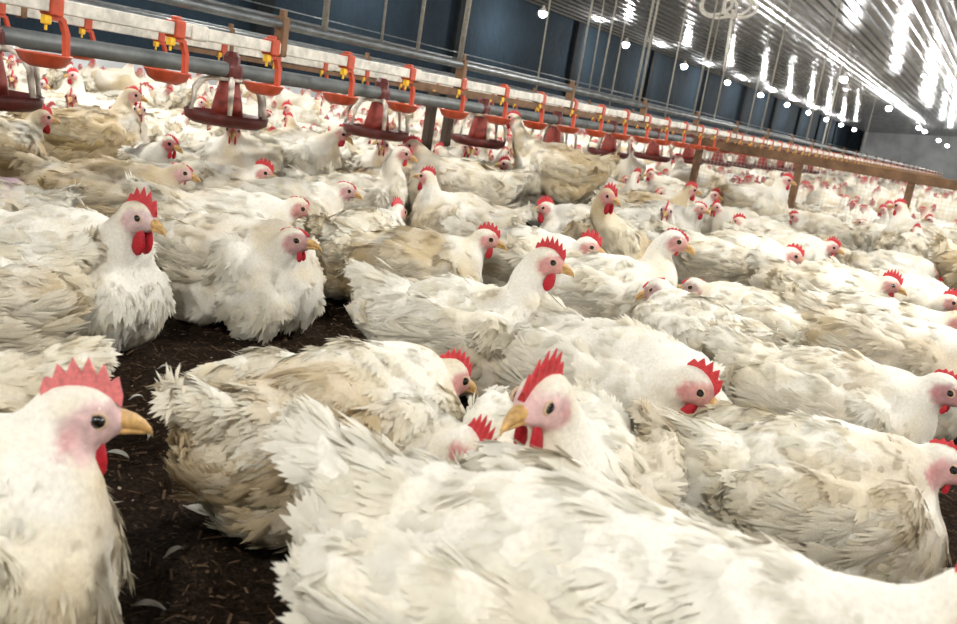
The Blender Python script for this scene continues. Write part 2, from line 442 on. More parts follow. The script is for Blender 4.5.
# short dark stakes standing between drinker and feeder lines
for (px, py) in ((431, 112), (449, 116)):
    d = ray(px, py); X = -2.45; P = CAM+d*(X/d[0])
    bm = bmesh.new(); bm_box(bm, (0, 0, .28), (.04, .045, .56), None, .005)
    tag(obj('wooden_stake', bm_mesh('stake', bm), M['dwood'], None, (X, P[1], 0)), 'short dark wooden stake behind the feed pipe, %s' % ('left of the pair' if px < 440 else 'right of the pair'), 'stake')

def rope(px, py, top_x=None, X=DX, r=.004, label='', cat='rope', z0=.66):
    d = ray(px, py); P = CAM+d*((X-CAM[0])/d[0]); y = P[1]
    xt = X if top_x is None else top_x
    bm = bmesh.new(); h = ceil_z(xt)-.03-z0
    pts = [(0+(xt-X)*t, .012*math.sin(t*7+px), h*t) for t in np.linspace(0, 1, 9)]
    bm_tube(bm, pts, r, 6)
    return tag(obj('suspension_rope', bm_mesh('rope', bm, True), M['rope'], None, (X, y, z0)), label, cat, 'ropes holding up the drinker line')
for px, py, r, lb in ((323, 28, .009, 'thick pale rope rising from the drinker line, leftmost of the ropes'), (379, 44, .004, 'thin rope above the drinker line, second from the left'),
                      (419, 54, .006, 'rope above the drinker line, third from the left'), (459, 60, .009, 'rope tied at the brown hanger beside a dark wall post'),
                      (576, 98, .004, 'thin rope left of the first big bulb, leftmost of three close ropes'), (587, 98, .003, 'thin rope, middle of three close ropes left of the first big bulb'),
                      (597, 101, .004, 'thin rope just left of the first big bulb, right of three close ropes'),
                      (633, 108, .006, 'left strand of the double rope between the two nearest big bulbs'), (638, 109, .006, 'right strand of the double rope between the two nearest big bulbs'),
                      (692, 118, .005, 'pale rope right of the second big bulb'), (714, 121, .004, 'thin string hanging below the rope coil'),
                      (760, 134, .005, 'thin string above the start of the fence rail'), (805, 144, .006, 'pale rope near the middle post of the fence'),
                      (862, 152, .004, 'thin far string, last but one along the drinker line'), (900, 158, .004, 'thin far string, last along the drinker line')):
    rope(px, py, r=r, label=lb)
# strings farther back towards the wall
for k, (px, py, X) in enumerate(((668, 100, -2.8), (700, 112, -2.8), (748, 126, -2.8), (825, 146, -2.8), (536, 86, -2.8), (610, 100, -2.8))):
    rope(px, py, X=X, r=.005, label='thin string rising from the second drinker line behind, %s' % ['near the second big bulb', 'between second and third bulbs', 'left of the fourth bulb', 'right of the last bulb', 'left of the nearest big bulb', 'beside the nearest big bulb'][k])
# rope coil under the ceiling
P = CAM+ray(728, 4)*1.0; d = ray(728, 2); t = (ceil_z(-5.0)-.36-CAM_H)/d[2]; P = CAM+d*t
bm = bmesh.new()
for k in range(4):
    a0 = .6*k; R0 = .20+.03*k
    pts = [(R0*math.cos(a), .05*math.sin(a*2+a0)+.04*k, .7*R0*math.sin(a)-.05+.02*math.cos(a0+a)) for a in np.linspace(0, 2*math.pi, 22)]
    off = Vector((-.18 if k % 2 else .16, 0, 0)); bm_tube(bm, [Vector(p)+off for p in pts], .022, 6)
bm_tube(bm, [(.1, 0, -.1), (.13, 0, -.5), (.16, .02, -1.0)], .02, 6)
bm_tube(bm, [(0, 0, .05), (0, 0, ceil_z(P[0])-P[2]-.035)], .012, 6)
tag(obj('rope_coil', bm_mesh('rope_coil', bm, True), M['white'], None, P), 'coil of pale rope bundled just under the metal ceiling', 'rope')
# white winch cord hanging to the right
d = ray(843, 60); P = CAM+d*(-4.6/d[0]*1.0)
bm = bmesh.new(); bm_tube(bm, [(0, 0, .60), (0, 0, ceil_z(-4.6)-.03)], .018, 6)
tag(obj('winch_cord', bm_mesh('winch_cord', bm), M['white'], None, (P[0], P[1], 0)), 'bright white winch cord hanging beside the first middle bulb', 'cord')

# ------------------------------------------------------------------ birds
_b = bmesh.new(); bmesh.ops.create_icosphere(_b, subdivisions=3, radius=1.0)
ICO_V = np.array([v.co[:] for v in _b.verts]); ICO_T = np.array([[v.index for v in f.verts] for f in _b.faces]); _b.free()
_b = bmesh.new(); bmesh.ops.create_icosphere(_b, subdivisions=2, radius=1.0)
ICO2_V = np.array([v.co[:] for v in _b.verts]); ICO2_T = np.array([[v.index for v in f.verts] for f in _b.faces]); _b.free()

def rot_y(a): c, s = math.cos(a), math.sin(a); return np.array([[c, 0, s], [0, 1, 0], [-s, 0, c]])
def frame_from_dir(d, up=(0, 0, 1), rollv=0.0):
    x = unit(np.asarray(d, float)); y = unit(np.cross(up, x)); z = np.cross(x, y)
    if rollv:
        c, s = math.cos(rollv), math.sin(rollv); y, z = c*y+s*z, -s*y+c*z
    return np.stack([x, y, z], 1)      # columns

def remesh(V, T, voxel, smooth, dec=0):
    me = bpy.data.meshes.new('tmp'); me.from_pydata(V.tolist(), [], T.tolist())
    o = bpy.data.objects.new('tmp', me); COL.objects.link(o)
    m = o.modifiers.new('r', 'REMESH'); m.mode = 'VOXEL'; m.voxel_size = voxel; m.adaptivity = 0
    s = o.modifiers.new('s', 'SMOOTH'); s.factor = .5; s.iterations = smooth
    if dec: d_ = o.modifiers.new('d', 'DECIMATE'); d_.ratio = dec
    dg = bpy.context.evaluated_depsgraph_get(); ev = o.evaluated_get(dg); em = ev.to_mesh(); em.calc_loop_triangles()
    n = len(em.vertices); V2 = np.zeros(n*3, np.float32); em.vertices.foreach_get('co', V2); V2 = V2.reshape(-1, 3).astype(float)
    t = len(em.loop_triangles); T2 = np.zeros(t*3, np.int32); em.loop_triangles.foreach_get('vertices', T2); T2 = T2.reshape(-1, 3)
    ev.to_mesh_clear(); bpy.data.objects.remove(o); bpy.data.meshes.remove(me)
    return V2, T2
def vert_normals(V, T):
    fn = np.cross(V[T[:, 1]]-V[T[:, 0]], V[T[:, 2]]-V[T[:, 0]]); n = np.zeros_like(V)
    for k in range(3): np.add.at(n, T[:, k], fn)
    return unit(n)

# head-local shapes ------------------------------------------------
def comb_mesh(hgt, n_peak, rng, lean=0.0):
    n = n_peak*4+1; rows = []
    for i in range(n):
        t = i/(n-1); x = .033-.058*t
        zb = .0255*math.sqrt(max(.05, 1-(max(abs(x)-.004, 0)/.036)**2))-.006
        env = (math.sin(math.pi*min(1, .10+.90*t))**.6 if t < .5 else math.sin(math.pi*(.10+.90*t))**.75) if .1+.9*t < 1 else 0
        ph = (t*n_peak) % 1.0; tooth = 1-abs(ph*2-1)
        h = hgt*env*(.50+.55*tooth)+.003
        xs = -.30*h*(t-.1)                                   # points sweep back
        rows.append((x, zb, h, xs))
    V = []; T = []
    for x, zb, h, xs in rows:
        for f_, th in ((0, .0042), (.45, .0030), (.8, .0018), (1.0, .0006)):
            for s in (1, -1): V.append((x+xs*f_*1.6, s*th+lean*f_*h, zb+h*f_))
    for i in range(n-1):
        a = i*8; b = a+8
        for k in range(3):
            for s in (0, 1):
                p, q, r, w = a+2*k+s, a+2*k+2+s, b+2*k+2+s, b+2*k+s
                T += [(p, w, r), (p, r, q)] if s == 0 else [(p, r, w), (p, q, r)]
        T += [(a+6, b+6, b+7), (a+6, b+7, a+7)]
    for a, fl in ((0, 0), ((n-1)*8, 1)):
        for k in range(3):
            p, q, r, w = a+2*k, a+2*k+1, a+2*k+3, a+2*k+2
            T += [(p, q, r), (p, r, w)] if fl == 0 else [(p, r, q), (p, w, r)]
    return np.array(V), np.array(T)
def loft(rings, closed_tip=True):
    n = len(rings[0]); V = np.concatenate([np.array(r) for r in rings]); T = []
    for i in range(len(rings)-1):
        for k in range(n):
            a, b = i*n+k, i*n+(k+1) % n; T += [(a, b, b+n), (a, b+n, a+n)]
    V = np.concatenate([V, [V[-n:].mean(0)]]); t = len(V)-1; o = (len(rings)-1)*n
    for k in range(n): T.append((o+k, o+(k+1) % n, t))
    return V, np.array(T)
def ell_ring(c, ry, rz, n=10):
    return [(c[0], c[1]+ry*math.cos(2*math.pi*k/n), c[2]+rz*math.sin(2*math.pi*k/n)) for k in range(n)]
def beak_mesh():
    V1, T1 = loft([ell_ring((.026, 0, -.001), .0125, .0105), ell_ring((.036, 0, -.0015), .0098, .0088), ell_ring((.045, 0, -.003), .0070, .0070),
                   ell_ring((.053, 0, -.0065), .0044, .0052), ell_ring((.0585, 0, -.0115), .0022, .0034), ell_ring((.0605, 0, -.0160), .0008, .0012)])
    V2, T2 = loft([ell_ring((.026, 0, -.0105), .0105, .0050), ell_ring((.038, 0, -.0105), .0076, .0040), ell_ring((.048, 0, -.0115), .0048, .0028), ell_ring((.055, 0, -.0130), .0018, .0014)])
    V = np.concatenate([V1, V2]); V = (V-np.array([.026, 0, -.004]))*np.array([.95, .86, .90])+np.array([.0275, 0, -.0045])
    return V, np.concatenate([T1, T2+len(V1)])
BEAK = beak_mesh()
def wattle_mesh(s, side):
    V = ICO2_V*np.array([.0095, .0038, .0165])*s; f = (V[:, 2]/(.0165*s)+1)/2
    V[:, 0] *= (1.12-.55*f); V[:, 1] *= (1.2-.5*f)
    V = V+np.array([.0190, side*.0095, -.0235-.0085*s]); return V, ICO2_T
def torus(R, r, n=18, m=7):
    V = []; T = []
    for i in range(n):
        a = 2*math.pi*i/n
        for j in range(m):
            b = 2*math.pi*j/m; V.append(((R+r*math.cos(b))*math.cos(a), r*math.sin(b), (R+r*math.cos(b))*math.sin(a)*.85))
    for i in range(n):
        for j in range(m):
            p, q = i*m+j, i*m+(j+1) % m; s, t = ((i+1) % n)*m+j, ((i+1) % n)*m+(j+1) % m; T += [(p, s, t), (p, t, q)]
    return np.array(V), np.array(T)
LID = torus(.0072, .0017)

NBL = 6
CARD_T = np.concatenate([np.array([(0, 3, 1), (1, 3, 2)])+4*k for k in range(NBL)])
def feather_cards(P, Nn, D, Ln, Wd, lift, curl, rng):
    """each feather a fan of narrow overlapping barb blades, so that its tip frays. P base, Nn surface normal, D direction"""
    n = len(P)
    D = unit(D-(D*Nn).sum(1, keepdims=True)*Nn); S = np.cross(Nn, D)
    V = []; NR = []; UV = []; idr = rng.rand(n)*50
    for k in range(NBL):
        c = (k/(NBL-1)*2-1)
        a = c*.27+(rng.rand(n)-.5)*.13; l_ = Ln*(1-.22*c*c)*(.82+.32*rng.rand(n)); hw = Wd*.5*(1.25/NBL)*(.8+.5*rng.rand(n))*1.2
        d = D*np.cos(a)[:, None]+S*np.sin(a)[:, None]; s_ = S*np.cos(a)[:, None]-D*np.sin(a)[:, None]
        b = P+S*(c*Wd*.16)[:, None]; lf = lift+np.radians(3)*(rng.rand(n)-.5)
        def pt(u, v): return b+d*(l_*u)[:, None]+s_*v[:, None]+Nn*(l_*(np.tan(lf)*u-curl*u*u)-.10*Wd*c*c*(u > 0))[:, None]
        z = np.zeros(n)
        V += [pt(0, z), pt(.68, hw), pt(1.0, z), pt(.68, -hw)]
        nr = unit(Nn+S*(.38*c)+d*.10)
        NR += [nr, unit(nr+s_*.12), nr, unit(nr-s_*.12)]
        UV += [np.stack([z, z+c, idr+k], 1), np.stack([z+1.2, z+c, idr+k], 1), np.stack([z+2, z+c, idr+k], 1), np.stack([z+1.2, z+c, idr+k], 1)]
    m = NBL*4
    T = (CARD_T[None]+(np.arange(n)*m)[:, None, None]).reshape(-1, 3)
    return np.stack(V, 1), np.stack(UV, 1), np.stack(NR, 1), T

WHITE = np.array([.85, .815, .715]); CREAM = np.array([.76, .655, .44]); DIRT = np.array([.50, .36, .17]); GREY = np.array([.52, .50, .47])

def dirt_tint(P, rng_off, dirt, fea_rand, zl):
    """stain pattern: own blotches, more on wing and belly"""
    n1 = fbm(P*np.array([9, 9, 12])+rng_off); n2 = fbm(P*22+rng_off*1.7)
    zone = np.exp(-((P[:, 2]-zl-.10)/.075)**2)*sstep(.02, .08, np.abs(P[:, 1]))
    rear = sstep(.02, -.16, P[:, 0])
    a = sstep(.52, .80, n1+.22*zone*dirt+.10*rear*dirt+.22*(dirt-.45))*np.clip(dirt*1.25, 0, 1)
    b = sstep(.45, .75, n2+.15*(dirt-.4)+.08*zone)*(.30+.75*min(dirt, .95))
    c = WHITE[None]*(1-.7*b[:, None])+CREAM[None]*(.7*b[:, None])
    a = np.clip(a*(.55+.6*fea_rand), 0, 1)*.80
    c = c*(1-a[:, None])+DIRT[None]*a[:, None]
    low = sstep(.055, .0, P[:, 2]-zl*.9)*.45                 # greyer towards the underside
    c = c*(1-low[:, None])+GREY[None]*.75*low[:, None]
    return c

def build_bird(head, hdir, seed, lod=0, stand=0.0, dirt=.35, comb=1.0, wat=1.0, skin=(.60, .30, .27), combmat='comb', roll=0.0, plump=1.0, tailup=1.0, bare=0.0):
    """one bird in its own frame: forward +x, left +y, ground z = 0; returns dict of meshes"""
    rng = np.random.RandomState(seed); head = np.asarray(head, float); zs = stand
    HF = frame_from_dir(hdir, rollv=roll)
    prim = []
    def ell(c, r, pitch=0.0, yaw=0.0):
        V = ICO_V*np.asarray(r)
        if pitch: V = V @ rot_y(pitch).T
        if yaw: cz, sz = math.cos(yaw), math.sin(yaw); V = V @ np.array([[cz, -sz, 0], [sz, cz, 0], [0, 0, 1]]).T
        prim.append(V+np.asarray(c)+np.array([0, 0, zs]))
    pw = plump
    ell((-.005, 0, .128), (.165, .108*pw, .112), -.10)
    ell((.075, 0, .118), (.105, .100*pw, .112))
    for s in (-1, 1):
        ell((.100, s*.046*pw, .098), (.078, .062*pw, .090))                # breast lobes
        ell((-.030, s*.084*pw, .075), (.088, .048, .072))                  # thighs
        ell((-.028, s*.103*pw, .148), (.125, .026, .060), .16, s*-.06)     # folded wing
        ell((.070, s*.090*pw, .160), (.045, .030, .045))                   # wing shoulder
    ell((-.135, 0, .142), (.085, .078, .072))
    ell((-.085, 0, .105), (.10, .088, .09))
    for k in range(5):
        t = k/4; ell((-.165-.042*t, 0, .158+.040*t*tailup), (.038, .050-.020*t, .042-.022*t), .6)
    ell((.07, 0, .178), (.085, .078, .058), -.25)
    # neck: bezier from the shoulders into the skull
    S = np.array([.085, 0, .150+zs]); B = head-HF[:, 0]*.012-HF[:, 2]*.012
    ln = np.linalg.norm(B-S)
    C1 = S+np.array([.45*ln, 0, .35*ln]); C2 = B-HF[:, 0]*.25*ln-HF[:, 2]*.35*ln
    tt = np.linspace(0, 1, 15)[:, None]
    NB = (1-tt)**3*S+3*(1-tt)**2*tt*C1+3*(1-tt)*tt**2*C2+tt**3*B
    for k, p in enumerate(NB):
        t = k/14; r = .056*(1-t)**1.8+.0255+.012*(1-t)*t
        prim.append(ICO_V*r*np.array([1, .96, 1])+p)
    def hell(c, r): prim.append((ICO_V*np.asarray(r)) @ HF.T+head+HF @ np.asarray(c))
    hell((0, 0, 0), (.0345, .0248, .0268)); hell((.016, 0, -.004), (.0235, .0185, .0195)); hell((.027, 0, -.006), (.0150, .0125, .0135))
    hell((-.012, 0, -.014), (.028, .026, .026))
    for s in (-1, 1): hell((.004, s*.010, -.011), (.018, .0155, .014))     # cheeks
    V = np.concatenate(prim); nP = len(prim)
    T = np.concatenate([ICO_T+i*len(ICO_V) for i in range(nP)])
    V, T = remesh(V, T, (.0070, .0090, .0130, .020)[lod], (6, 4, 3, 1)[lod], .17 if lod == 3 else 0)
    Nn = vert_normals(V, T)
    hl = (V-head) @ HF                                       # head-local coords
    hd = np.linalg.norm(hl, axis=1)
    body_w = sstep(.05, .10, hd)
    bump = (fbm(V*17+seed*3.1)-.5)*.020+(fbm(V*38+seed*1.3)-.5)*.008
    V = V+Nn*(bump*body_w)[:, None]
    if zs < .02: V[:, 2] = np.where(V[:, 2] < .006, .006+.15*(V[:, 2]-.006), V[:, 2]); V[:, 2] = np.maximum(V[:, 2], .002)
    Nn = vert_normals(V, T)
    # bare skin of the face
    de = np.sqrt(((hl[:, 0]-.017)/.030)**2+((hl[:, 2]+.006)/.0225)**2)
    sk = sstep(1.15, .80, de+(fbm(V*160+seed)-.5)*.5)*(hd < .065)
    off = np.array([seed*.37 % 9, seed*.71 % 9, seed*.13 % 9])
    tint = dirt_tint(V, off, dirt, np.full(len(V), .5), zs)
    sv = np.asarray(skin)[None]*(.62+.75*fbm(V*150+seed)[:, None])
    ear = np.exp(-(((hl[:, 0]+.006)/.008)**2+((hl[:, 2]+.010)/.008)**2))*(hd < .06)
    sv = sv*(1-.45*ear[:, None])+np.array([.55, .16, .15])*(.45*ear[:, None])
    tint = tint*(1-sk[:, None])+sv*sk[:, None]
    if bare > 0:
        bp = sstep(.5, .62, fbm(V*11+off*2))*bare*body_w*sstep(-.14, -.08, V[:, 0]); tint = tint*(1-bp[:, None])+np.array([.50, .38, .42])*bp[:, None]
    out = dict(V=V, T=T)
    out['body'] = mesh_np('body', V, T, True, tint)
    # ---- plumage
    if lod < 3:
        nF = (5200, 1950, 800)[lod]; fs = (.84, 1.15, 1.6)[lod]
        A = np.linalg.norm(np.cross(V[T[:, 1]]-V[T[:, 0]], V[T[:, 2]]-V[T[:, 0]]), axis=1)
        ctr = V[T].mean(1); chl = np.linalg.norm(ctr-head, axis=1)
        dens = 1+2.2*np.exp(-(chl/.09)**2); dens = np.where(ctr[:, 2] < .012, .05, dens)
        pr = A*dens; pr /= pr.sum()
        fi = rng.choice(len(T), nF, p=pr); bc = rng.dirichlet((1, 1, 1), nF)
        P = (V[T[fi]]*bc[:, :, None]).sum(1); Nv = unit((Nn[T[fi]]*bc[:, :, None]).sum(1)); skf = (sk[T[fi]]*bc).sum(1)
        keep = skf < .35; P, Nv = P[keep], Nv[keep]
        # flow along the skeleton: head -> neck -> back -> tail
        sk_p = np.concatenate([[head], NB[::-1], [[.02, 0, .145+zs], [-.06, 0, .14+zs], [-.14, 0, .15+zs], [-.24, 0, .19+zs]]])
        mid = (sk_p[1:]+sk_p[:-1])/2; dr = unit(sk_p[1:]-sk_p[:-1])
        dd = ((P[:, None]-mid[None])**2).sum(2); w = np.exp(-(dd-dd.min(1, keepdims=True))/(2*.028**2)); w /= w.sum(1, keepdims=True)
        D = (w[:, :, None]*dr[None]).sum(1)
        hdist = np.linalg.norm(P-head, axis=1)
        side = np.abs(Nv[:, 1])*sstep(.07, .16, hdist)
        D[:, 2] -= .45*side
        n_ang = (fbm(P*20+off)-.5)*1.3
        D = unit(D); Dt = unit(D-(D*Nv).sum(1, keepdims=True)*Nv); S_ = np.cross(Nv, Dt)
        ang = n_ang+(rng.rand(len(P))-.5)*.7; D = Dt*np.cos(ang)[:, None]+S_*np.sin(ang)[:, None]
        g = sstep(.02, .17, hdist); rear = sstep(-.08, -.17, P[:, 0])
        Ln = (.0095+.030*g)*(.75+.5*rng.rand(len(P)))*fs**.9; Wd = Ln*(.55+.08*g+.1*rng.rand(len(P)))
        lift = np.radians(2.0+1.5*g+2.5*rear+(rng.rand(len(P))**7)*(3+14*g)); curl = .05+.12*g
        P2 = P-Nv*.0012
        FV, UV, NR, FT = feather_cards(P2, Nv, D, Ln, Wd, lift, curl, rng)
        n = len(P); fr = rng.rand(n)
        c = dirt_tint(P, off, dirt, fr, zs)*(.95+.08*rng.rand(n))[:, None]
        if bare > 0:
            kb = sstep(.5, .62, fbm(P*11+off*2))*bare*sstep(-.14, -.08, P[:, 0]); kk = rng.rand(n) > kb; FV, UV, NR, c, Nv = FV[kk], UV[kk], NR[kk], c[kk], Nv[kk]; P, D, Ln = P[kk], D[kk], Ln[kk]; n = len(P)
            FT = (CARD_T[None]+(np.arange(n)*NBL*4)[:, None, None]).reshape(-1, 3)
        C = np.repeat(c, NBL*4, 0); Fv = FV.reshape(-1, 3)
        if zs < .02: Fv[:, 2] = np.maximum(Fv[:, 2], .002)
        nrm = NR.reshape(-1, 3); UVv = UV.reshape(-1, 3)
        # down: loose filaments
        nS = (1800, 900, 250)[lod]
        pi = rng.choice(n, nS, p=(lambda q: q/q.sum())(.25+np.clip(sstep(.05, .16, np.linalg.norm(P-head, axis=1)), 0, 1)*(.6+2.2*sstep(-.06, -.16, P[:, 0])+1.0*sstep(.09, .03, P[:, 2]-zs))))
        a = rng.rand(nS)*.9-.45; base = P[pi]; dv = D[pi]+Nv[pi]*(.25+.55*rng.rand(nS))[:, None]+rng.randn(nS, 3)*.25
        dv = unit(dv); l_ = (.008+.020*rng.rand(nS))*(.4+.6*sstep(.03, .15, np.linalg.norm(base-head, axis=1)))*fs; sd = unit(np.cross(dv, rng.randn(nS, 3)))*(.00075*fs**1.5)
        fl = np.sign((np.cross(2*sd, dv)*Nv[pi]).sum(1, keepdims=True)); sd = sd*np.where(fl == 0, 1, fl)
        SV = np.stack([base-sd, base+sd, base+dv*l_[:, None]-Nv[pi]*(.15*l_)[:, None]], 1).reshape(-1, 3)
        if zs < .02: SV[:, 2] = np.maximum(SV[:, 2], .002)
        ST = np.arange(nS*3).reshape(-1, 3)
        VV = np.concatenate([Fv, SV]); TT = np.concatenate([FT, ST+len(Fv)]); CC = np.concatenate([C, np.repeat(c[pi], 3, 0)])
        UU = np.concatenate([UVv, np.zeros((len(SV), 3))]); NN = np.concatenate([nrm, np.repeat(Nv[pi], 3, 0)])
        out['plumage'] = mesh_np('plumage', VV, TT, True, CC, UU, NN)
        # ---- flight feathers of the folded wings, and the tail
        bvh = BVHTree.FromPolygons(V.tolist(), T.tolist())
        def quills(name, Q, Dq, Nq, Lq, Wq, lq, cq, col):
            FV, UV, NR, FT = feather_cards(Q, Nq, Dq, Lq, Wq, lq, cq, rng)
            X = FV.reshape(-1, 3)
            if zs < .02: X[:, 2] = np.maximum(X[:, 2], .003)
            return mesh_np(name, X, FT, True, np.repeat(col, NBL*4, 0), UV.reshape(-1, 3), NR.reshape(-1, 3))
        for s in (-1, 1):
            Q, Dq, Nq, Lq, col = [], [], [], [], []
            for row, (m, l0, zo) in enumerate((((26, 16, 9)[lod], .062, -.030), ((24, 15, 8)[lod], .050, .002), ((20, 13, 7)[lod], .040, .026))):
                for i in range(m):
                    t = (i+.5*rng.rand())/m
                    q = np.array([.070-.155*t, s*.15*pw, .150+zo-.012*t+.010*rng.randn()*.4+zs]); h = bvh.find_nearest(Vector(q))
                    if h[0] is None: continue
                    nn = np.array(h[1]); Q.append(np.array(h[0])+nn*(.003+.0015*(2-row))); Nq.append(nn)
                    Dq.append((-1, 0, -.22+.30*t+.10*rng.randn())); Lq.append(l0*(.85+.5*t)*(.9+.2*rng.rand()))
                    k_ = rng.rand(); col.append((WHITE*(1-.55*dirt)+(CREAM*.55+DIRT*.45)*(.55*dirt))*(.84+.2*k_) if row else (WHITE*(1-.8*dirt)+(CREAM*.5+DIRT*.5)*(.8*dirt))*(.78+.26*k_))
            Q, Dq, Nq, Lq, col = map(np.array, (Q, Dq, Nq, Lq, col))
            out['wing_feathers%d' % s] = quills('wing_feathers', Q, Dq, Nq, Lq, Lq*.30, np.radians(2+4*rng.rand(len(Q))), np.full(len(Q), .16), col)
        m = (34, 22, 12)[lod]; t = rng.rand(m)*2-1
        Q = np.stack([np.full(m, -.165)+.02*rng.rand(m), t*.030, .172+.018*tailup-.014*t*t+zs+.012*rng.randn(m)], 1)
        Dq = np.stack([-np.ones(m), t*.45, .55*tailup-.25*t*t+.14*rng.randn(m)], 1); Nq = unit(np.stack([.4*np.ones(m), t*.7, np.ones(m)], 1))
        Lq = .038+.024*rng.rand(m); col = (WHITE*(1-.5*dirt)+CREAM*.5*dirt)[None]*(.82+.2*rng.rand(m))[:, None]
        out['tail_feathers'] = quills('tail_feathers', Q, Dq, Nq, Lq, Lq*.38, np.radians(8*rng.rand(m)), np.full(m, .12), col)
    # ---- head furniture
    def hm(name, V_, T_): return mesh_np(name, V_ @ HF.T+head, T_, True)
    if comb > 0: out['comb'] = hm('comb', *comb_mesh(.0215*comb, rng.randint(5, 8) if lod < 3 else 2, rng, (rng.rand()-.5)*.5)); out['combmat'] = combmat
    out['beak'] = hm('beak', *BEAK)
    for s in (-1, 1):
        if wat > 0: out['wattle%d' % s] = hm('wattle', *wattle_mesh(wat, s))
        if lod < 3:
            ec = np.array([.0150, s*.0188, .0025])
            ev = ICO2_V*np.array([.0070, .0044, .0064])+ec
            out['eye%d' % s] = hm('eye', ev, ICO2_T)
            if lod < 2: out['lid%d' % s] = hm('eyelid', LID[0]*np.array([1, 1, 1])+ec+np.array([0, s*.0006, 0]), LID[1])
    if zs >= .02:
        for s in (-1, 1):
            bm = bmesh.new(); hip = Vector((-.02, s*.062, zs+.045)); hock = Vector((-.055, s*.060, max(.085, zs*.72))); foot = Vector((.0, s*.062, .012))
            bm_tube(bm, [hip, hip.lerp(hock, .5), hock, hock.lerp(foot, .5), foot], [.030, .022, .0115, .0085, .0095], 9)
            for a, l_ in ((.45, .055), (0, .068), (-.45, .055), (math.pi-.3*s, .03)):
                tp = foot+Vector((math.cos(a)*l_, math.sin(a)*l_, -.006)); bm_tube(bm, [foot, foot.lerp(tp, .5)+Vector((0, 0, .004)), tp, tp+Vector((math.cos(a)*.012, math.sin(a)*.012, -.004))], [.0078, .0066, .005, .0012], 7)
            out['leg%d' % s] = bm_mesh('leg', bm, True)
    return out

def make_bird(parts, loc, rz, label, group=None, sc=1.0):
    o = bpy.data.objects.new('broiler_chicken', parts['body'])
    if not parts['body'].materials: parts['body'].materials.append(M['skin'])
    o.location = loc; o.rotation_euler = (0, 0, rz); o.scale = (sc,)*3; link(o); tag(o, label, 'chicken', group)
    def part(key, name, mat):
        if key in parts: return obj(name, parts[key], M[mat], o)
    p = part('plumage', 'plumage', 'plume')
    if p is not None: p['kind'] = 'stuff'
    part('tail_feathers', 'tail_feathers', 'plume'); part('comb', 'comb', parts.get('combmat', 'comb')); part('beak', 'beak', 'beak')
    for s in (-1, 1):
        part('wing_feathers%d' % s, 'wing_feathers', 'plume'); part('wattle%d' % s, 'wattle', 'wattle'); part('leg%d' % s, 'leg', 'leg')
        e = part('eye%d' % s, 'eye', 'eye')
        if e is not None and 'lid%d' % s in parts: obj('eyelid', parts['lid%d' % s], M['lid'], e)
    return o

def view_frame(P):
    d = np.array([P[0], P[1]]); d = d/np.linalg.norm(d); return np.array([d[1], -d[0]]), d       # right, away
def heading_vec(P, deg):
    r, a = view_frame(P); t = math.radians(deg); return math.cos(t)*r+math.sin(t)*a
PLACED = []      # (x, y, heading, scale)
HERO_INFO = []

